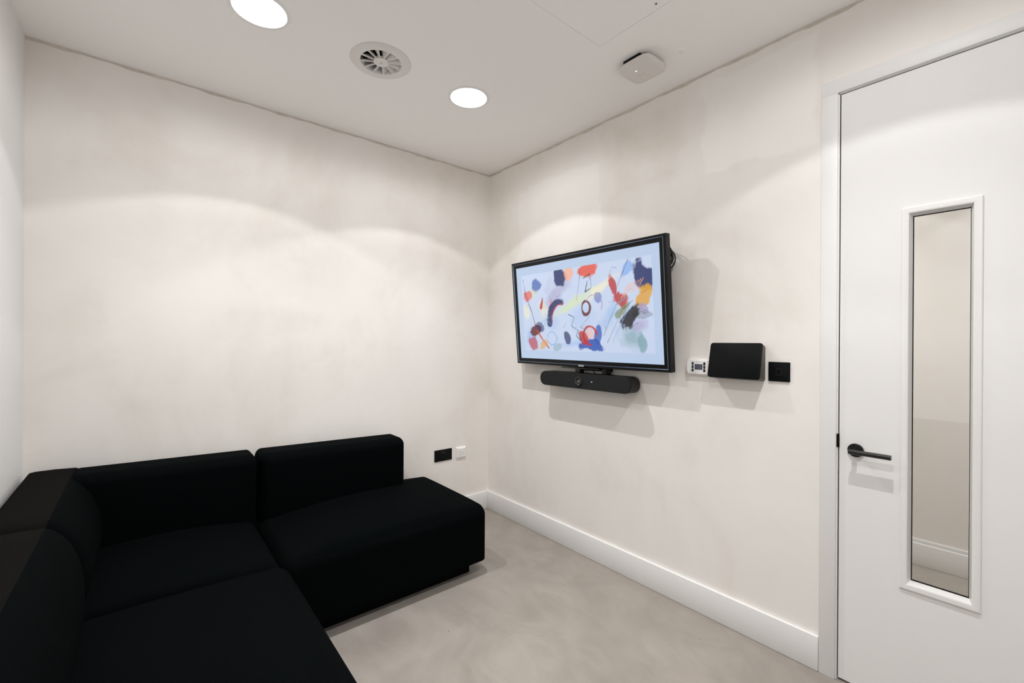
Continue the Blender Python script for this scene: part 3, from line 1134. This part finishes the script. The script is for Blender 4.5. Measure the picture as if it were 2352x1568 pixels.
# ------------------------------------------------------------------ corner sofa
sofa = thing('corner_sofa', 'low black fabric modular corner sofa along the back and left walls', 'sofa', frame((-1.7, -.8, 0), 'up'))
ZB = .082
def seat_def(crown, edge_drop=.0):
    def f(u, v, w, p):
        if w > -.2:
            k = (w + .2) / 1.2
            p.z += crown * k * (1 - u ** 2) * (1 - v ** 4)
        p.z = max(p.z, ZB)
        return p
    return f
XR = -.588
YB, YF = -.058, -.800
# right end seat
bm = rbox(NB(), (-1.657, YF, ZB - .05), (XR, YB, .388), (.048, .060, .060), deform=seat_def(.052))
obj('seat', bm, M_fab, sofa)
# corner seat
bm = rbox(NB(), (-2.480, -.822, ZB - .04), (-1.661, YB, .400), (.045, .045, .045), deform=seat_def(.048))
obj('seat', bm, M_fab, sofa)
# seats along the left wall
bm = rbox(NB(), (-2.480, -1.735, ZB - .05), (-1.640, -.826, .412), (.060, .060, .060), deform=seat_def(.040))
obj('seat', bm, M_fab, sofa)
bm = rbox(NB(), (-2.480, -2.78, ZB - .05), (-1.640, -1.740, .412), (.060, .050, .060), deform=seat_def(.040))
obj('seat', bm, M_fab, sofa)

def back_def(axis, slope, bulge):
    def f(u, v, w, p):
        a = u if axis == 'x' else v
        if w > 0:
            p.z += slope * a * w
        if axis == 'x' and v < 0:
            p.y -= bulge * (1 - a ** 4) * (1 - w * w) * (-v)
        if axis == 'y' and u > 0:
            p.x += bulge * (1 - a ** 4) * (1 - w * w) * u
        return p
    return f
BZ0 = .30
# backrest of the right end (shorter than its seat)
bm = rbox(NB(), (-1.642, -.272, BZ0), (-.838, -.045, .722), (.035, .060, .045), n_in=12, deform=back_def('x', -.010, .012))
bk = obj('backrest', bm, M_fab, sofa)
tube_pts = [(-1.615 + (.75) * k / 12, -.2275, .722 - .010 * (-1 + 2 * (k + .4) / 12.8) - .0025) for k in range(13)]
obj('seam', tube(NB(), tube_pts, .0022, 6), M_seam, bk)
# backrest of the corner seat, along the back wall
bm = rbox(NB(), (-2.345, -.272, BZ0), (-1.654, -.045, .742), (.030, .060, .045), n_in=12, deform=back_def('x', -.009, .012))
bk = obj('backrest', bm, M_fab, sofa)
tube_pts = [(-2.30 + (.62) * k / 12, -.2275, .742 - .010 * (-.6 + 1.55 * k / 12) - .0025) for k in range(13)]
obj('seam', tube(NB(), tube_pts, .0022, 6), M_seam, bk)
# backrests along the left wall: top strip tinted browner to imitate sheen on the wool, curved inner side
PROF = [(-2.484, .30), (-2.484, .728), (-2.478, .738), (-2.46, .741), (-2.40, .741), (-2.336, .737), (-2.318, .728), (-2.298, .706), (-2.280, .677), (-2.264, .631), (-2.254, .586),
        (-2.248, .53), (-2.251, .47), (-2.262, .42), (-2.280, .36), (-2.29, .30)]
def left_back(y0, y1, round_far, far_rise=0.0):
    """upright with flat top strip, seam, then a full rounded inner side"""
    secs = [(y0, .034), (y0 + .004, .020), (y0 + .014, .008), (y0 + .034, 0)]
    m = 8
    secs += [(y0 + .034 + (y1 - y0 - .068) * k / m, 0) for k in range(1, m)]
    far = [(y1 - .034, 0), (y1 - .014, .008), (y1 - .004, .020), (y1, .034)] if round_far else [(y1 - .034, 0), (y1 - .006, .001), (y1, .007)]
    secs += far
    bm = NB()
    loops = []
    for (y, ins) in secs:
        t_ = 2 * (y - y0) / (y1 - y0) - 1
        lp = []
        for (x, z) in PROF:
            cx_, cz_ = -2.37, .50
            d_ = Vector((x - cx_, z - cz_))
            l_ = d_.length
            x2, z2 = cx_ + d_.x * (l_ - ins) / l_, cz_ + d_.y * (l_ - ins) / l_
            if x > -2.33:
                x2 += .014 * (1 - t_ ** 4) * math.sin(PI * min(1, max(0, (.737 - z) / .43)))
            lp.append(bm.verts.new((x2, y, (max(z2, .30) + far_rise * (t_ + 1) / 2 * max(0, (z - .5) / .24)) if z > .305 else .30)))
        loops.append(lp)
    n_ = len(PROF)
    top_faces = []
    for a_, b_ in zip(loops[:-1], loops[1:]):
        for k in range(n_):
            k2 = (k + 1) % n_
            f = bm.faces.new((a_[k], a_[k2], b_[k2], b_[k]))
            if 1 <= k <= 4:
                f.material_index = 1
    bm.faces.new(loops[0])
    bm.faces.new(loops[-1][::-1])
    o = obj('backrest', bm, [M_fab, M_fabsheen], sofa, sharp=50)
    bm = tube(NB(), [(-2.336, y0 + .030 + (y1 - y0 - .06) * k / 12, .7355) for k in range(13)], .0022, 6)
    obj('seam', bm, M_seam, o)
    return o
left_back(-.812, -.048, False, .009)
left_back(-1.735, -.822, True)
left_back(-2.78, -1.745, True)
# black base added under right end and corner seats, deepens the shadow below
bm = NB()
box(bm, -1.640, -.665, -.722, -.12, 0, ZB + .01, .004)
obj('added_shade_base', bm, M_seam, sofa)
bm = NB()
box(bm, -2.42, -1.72, -1.66, -.12, 0, ZB + .01, .004)
obj('added_shade_base', bm, M_seam, sofa)
# short recessed feet
for (fx, fy) in ((-1.78, -2.6), (-2.36, -2.6), (-1.78, -1.9), (-2.36, -1.9)):
    bm = lathe(NB(), [(0, 0), (.020, 0), (.024, ZB + .01), (0, ZB + .01)], 16, fx, fy)
    obj('foot', bm, M_black, sofa)
